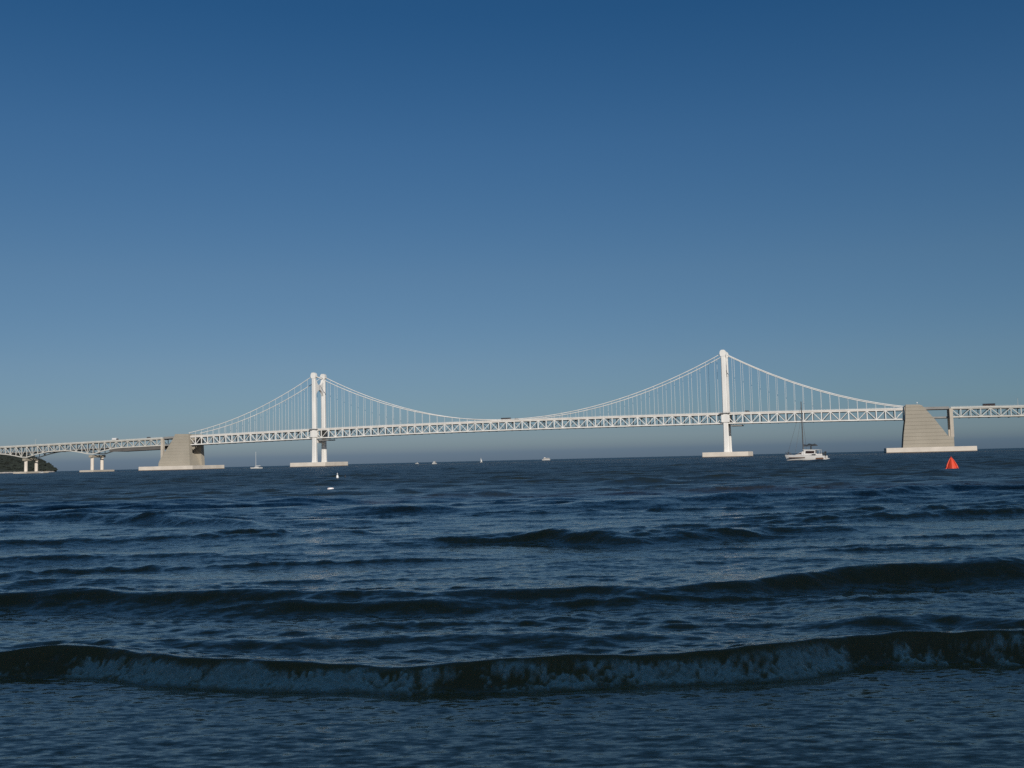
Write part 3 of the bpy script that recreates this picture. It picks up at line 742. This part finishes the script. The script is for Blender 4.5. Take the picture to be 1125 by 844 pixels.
def dinghy(loc, label):
    o = thing('sailing_dinghy', label, 'boat', loc, R(40))
    MB().loft(hull_half(4.2, 1.5, .6, .5, .2, 0)).build('hull', M['hull_far'], o)
    MB().tube([(-.4,0,.5), (-.4,0,7.0)], .07, 6).build('mast', M['alu'], o)
    MB().loft([[(-.33,-.02,1.0),(2.1,-.02,1.1),(.4,-.02,4.2),(-.33,-.02,6.8),(-.33,-.02,1.0)], [(-.33,.02,1.0),(2.1,.35,1.1),(.4,.2,4.2),(-.33,.02,6.8),(-.33,.02,1.0)]], False).build('sail', M['sail'], o)
dinghy((-45, 1400, 0), 'tiny dinghy with a white sail on the horizon below mid-span')
def ferry(loc, rz, label):
    o = thing('ferry', label, 'boat', loc, rz)
    MB().loft(hull_half(17, 5, 2.2, 1.8, .8, 0)).build('hull', M['hull_far'], o)
    c = MB().box((-5.5,-2.1,2.0), (7.2,2.1,4.6)).build('cabin', M['hull_far'], o, bevel=.2)
    MB().box((-5.2,-2.13,2.9), (6.9,2.13,3.8)).build('window_band', M['glass'], c)
    MB().box((-4.2,-1.6,4.603), (-1.2,1.6,6.2)).build('wheelhouse', M['hull_far'], o, bevel=.2)
ferry((66, 2100, 0), R(4), 'low white ferry on the horizon right of mid-span')

# ------------------------------------------------------------------ buoys
def marker_buoy(loc):
    o = thing('marker_buoy', 'orange-red inflatable pyramid buoy floating in front of the near anchorage', 'buoy', loc, R(75)); o.scale = (.88, .88, .95)
    # three-sided inflated pyramid: rounded sections that shrink towards the top
    secs = []; n = 36
    for i in range(15):
        q = i/14; z = -.15 + 1.40*q; s = .80*(1-q)**.82*(1+.10*math.sin(q*math.pi)) + .075*(q)
        if i == 0: s *= .93
        ring = []
        for k in range(n+1):
            a = 2*math.pi*k/n; tri = math.cos(math.pi/3)/math.cos(((a+math.pi/3) % (2*math.pi/3))-math.pi/3)
            rr = s*(.66+.34*min(1.25, tri*1.25)); lean = .05*q
            ring.append((rr*math.cos(a)+lean, rr*math.sin(a), z))
        secs.append(ring)
    MB().loft(secs).build('inflated_body', M['buoy'], o)
    for k in range(3):
        a = 2*math.pi*k/3; pts = []; rad = []
        for i in range(9):
            q = i/8; s = .80*(1-q)**.82*(1+.10*math.sin(q*math.pi))+.075*q
            pts.append(((s*.98)*math.cos(a)+.05*q, (s*.98)*math.sin(a), -.10+1.35*q)); rad.append(.075*(1-q)+.03)
        MB().tube(pts, rad, 10).build('corner_tube', M['buoy'], o)
    MB().lathe([(.05,1.22),(.07,1.30),(.05,1.36),(.02,1.38)], 10, (.05,0,0)).build('top_ring', M['strap'], o)
    MB().tube([(.66,.1,.12),(.0,.66,.12),(-.62,.25,.12)], .02, 6).build('tie_strap', M['strap'], o)
marker_buoy((45.3, 106.0, -.03))
def float_buoy(loc):
    o = thing('float_buoy', 'white barrel-shaped float lying on the water below the far tower', 'buoy', loc, R(6))
    MB().lathe([(.05,-.25),(.09,-.23),(.115,-.19),(.125,-.1),(.125,.1),(.115,.19),(.09,.23),(.05,.25)], 16).build('float_body', M['white'], o).rotation_euler = (0, R(90), 0)
    for x in (-.13, .13):
        MB().tube([(x-.012,0,0),(x+.012,0,0)], .129, 16).build('float_band', M['strap'], o)
    MB().tube([(-.27,0,0),(-.34,0,-.05)], .025, 6).build('rope_eye', M['black'], o)
float_buoy((-14.9, 83.0, .02))
def spar_buoy(loc, label, m, h, r):
    o = thing('spar_buoy', label, 'buoy', loc)
    MB().lathe([(r*.8,-.3),(r,-.1),(r*1.05,h*.25),(r*.85,h*.5),(r*.45,h*.68)], 14).build('float_body', m, o)
    MB().lathe([(r*.3,h*.68),(r*.28,h*.9),(r*.5,h*.92),(r*.35,h)], 10).build('top_mark', m, o)
spar_buoy((-24.9, 144.1, 0), 'upright white spar buoy, small, beside a dark one', M['white'], .78, .17)
spar_buoy((-24.2, 146.5, 0), 'upright dark spar buoy, small, beside a white one', M['dark'], .62, .10)

# ------------------------------------------------------------------ sky, sun, camera
w = bpy.data.worlds.new('World'); sc.world = w; w.use_nodes = True
nt = w.node_tree; bg = nt.nodes['Background']
sky = nt.nodes.new('ShaderNodeTexSky'); sky.sky_type = 'NISHITA'; sky.sun_disc = False
sky.sun_elevation = SUN_EL; sky.sun_rotation = math.atan2(SUN_H.x, SUN_H.y)
sky.air_density = 1.0; sky.dust_density = .2; sky.ozone_density = 6.0
# the camera's deep blue rendering of a clear sky, and a band of sea mist along the horizon
sp_ = nt.nodes.new('ShaderNodeSeparateColor'); nt.links.new(sky.outputs[0], sp_.inputs[0])
cb_ = nt.nodes.new('ShaderNodeCombineColor')
for i, (g, k) in enumerate(((1.23, .4515), (.92, .759), (.84, 1.0))):
    p = nt.nodes.new('ShaderNodeMath'); p.operation = 'POWER'; nt.links.new(sp_.outputs[i], p.inputs[0]); p.inputs[1].default_value = g
    q = nt.nodes.new('ShaderNodeMath'); q.operation = 'MULTIPLY'; nt.links.new(p.outputs[0], q.inputs[0]); q.inputs[1].default_value = k
    nt.links.new(q.outputs[0], cb_.inputs[i])
tc_ = nt.nodes.new('ShaderNodeTexCoord'); sx_ = nt.nodes.new('ShaderNodeSeparateXYZ'); nt.links.new(tc_.outputs['Generated'], sx_.inputs[0])
mr_ = nt.nodes.new('ShaderNodeMapRange'); mr_.inputs[1].default_value = 0; mr_.inputs[2].default_value = .45; nt.links.new(sx_.outputs['Z'], mr_.inputs[0])
rp_ = nt.nodes.new('ShaderNodeValToRGB'); el = rp_.color_ramp.elements
stops = [(0, (.41,.57,.79)), (.008, (.45,.61,.82)), (.0115, (.58,.72,.87)), (.016, (.68,.82,.92)), (.021, (.76,.88,.96)), (.050, (.90,.98,1.0)), (.094, (1.13,1.04,1.0)), (.18, (1.30,1.09,1.0)), (.30, (1.13,1.06,1.04)), (.41, (.75,.92,.98))]
while len(el) < len(stops): el.new(.5)
for e_, (z_, c_) in zip(el, stops): e_.position = z_/.45; e_.color = tuple(x*.75 for x in c_) + (1,)
nt.links.new(mr_.outputs[0], rp_.inputs[0])
ml_ = nt.nodes.new('ShaderNodeMix'); ml_.data_type = 'RGBA'; ml_.blend_type = 'MULTIPLY'; ml_.inputs[0].default_value = 1
nt.links.new(cb_.outputs[0], ml_.inputs[6]); nt.links.new(rp_.outputs[0], ml_.inputs[7])
nt.links.new(ml_.outputs[2], bg.inputs[0]); bg.inputs[1].default_value = .066/.75
sl = bpy.data.lights.new('sun', 'SUN'); sl.energy = 3.9; sl.angle = R(.53); sl.color = (1, .93, .83)
so = bpy.data.objects.new('sun', sl); COL.objects.link(so)
sd = Vector((SUN_H.x*math.cos(SUN_EL), SUN_H.y*math.cos(SUN_EL), math.sin(SUN_EL)))
so.rotation_euler = sd.to_track_quat('Z', 'Y').to_euler(); so.location = (0, 0, 200)
cd = bpy.data.cameras.new('camera'); cam = bpy.data.objects.new('camera', cd); COL.objects.link(cam); sc.camera = cam
cd.sensor_width = 36; cd.lens = 1120/1125*36; cd.clip_start = .1; cd.clip_end = 200000
cam.location = (0, 0, 2.0)
cam.matrix_world = Matrix.Translation((0, 0, 2.0)) @ (Matrix.Rotation(R(90)+math.atan(83.7*math.cos(math.atan(.0242))/1120), 4, 'X') @ Matrix.Rotation(-math.atan(.0242), 4, 'Z'))
vs_ = sc.view_settings; vs_.view_transform = 'Standard'; vs_.look = 'None'; vs_.gamma = 1; vs_.exposure = 0.0
sc.display_settings.display_device = 'sRGB'
sc.render.resolution_x = 1024; sc.render.resolution_y = 768
sc.cycles.max_bounces = 6; sc.cycles.use_denoising = False
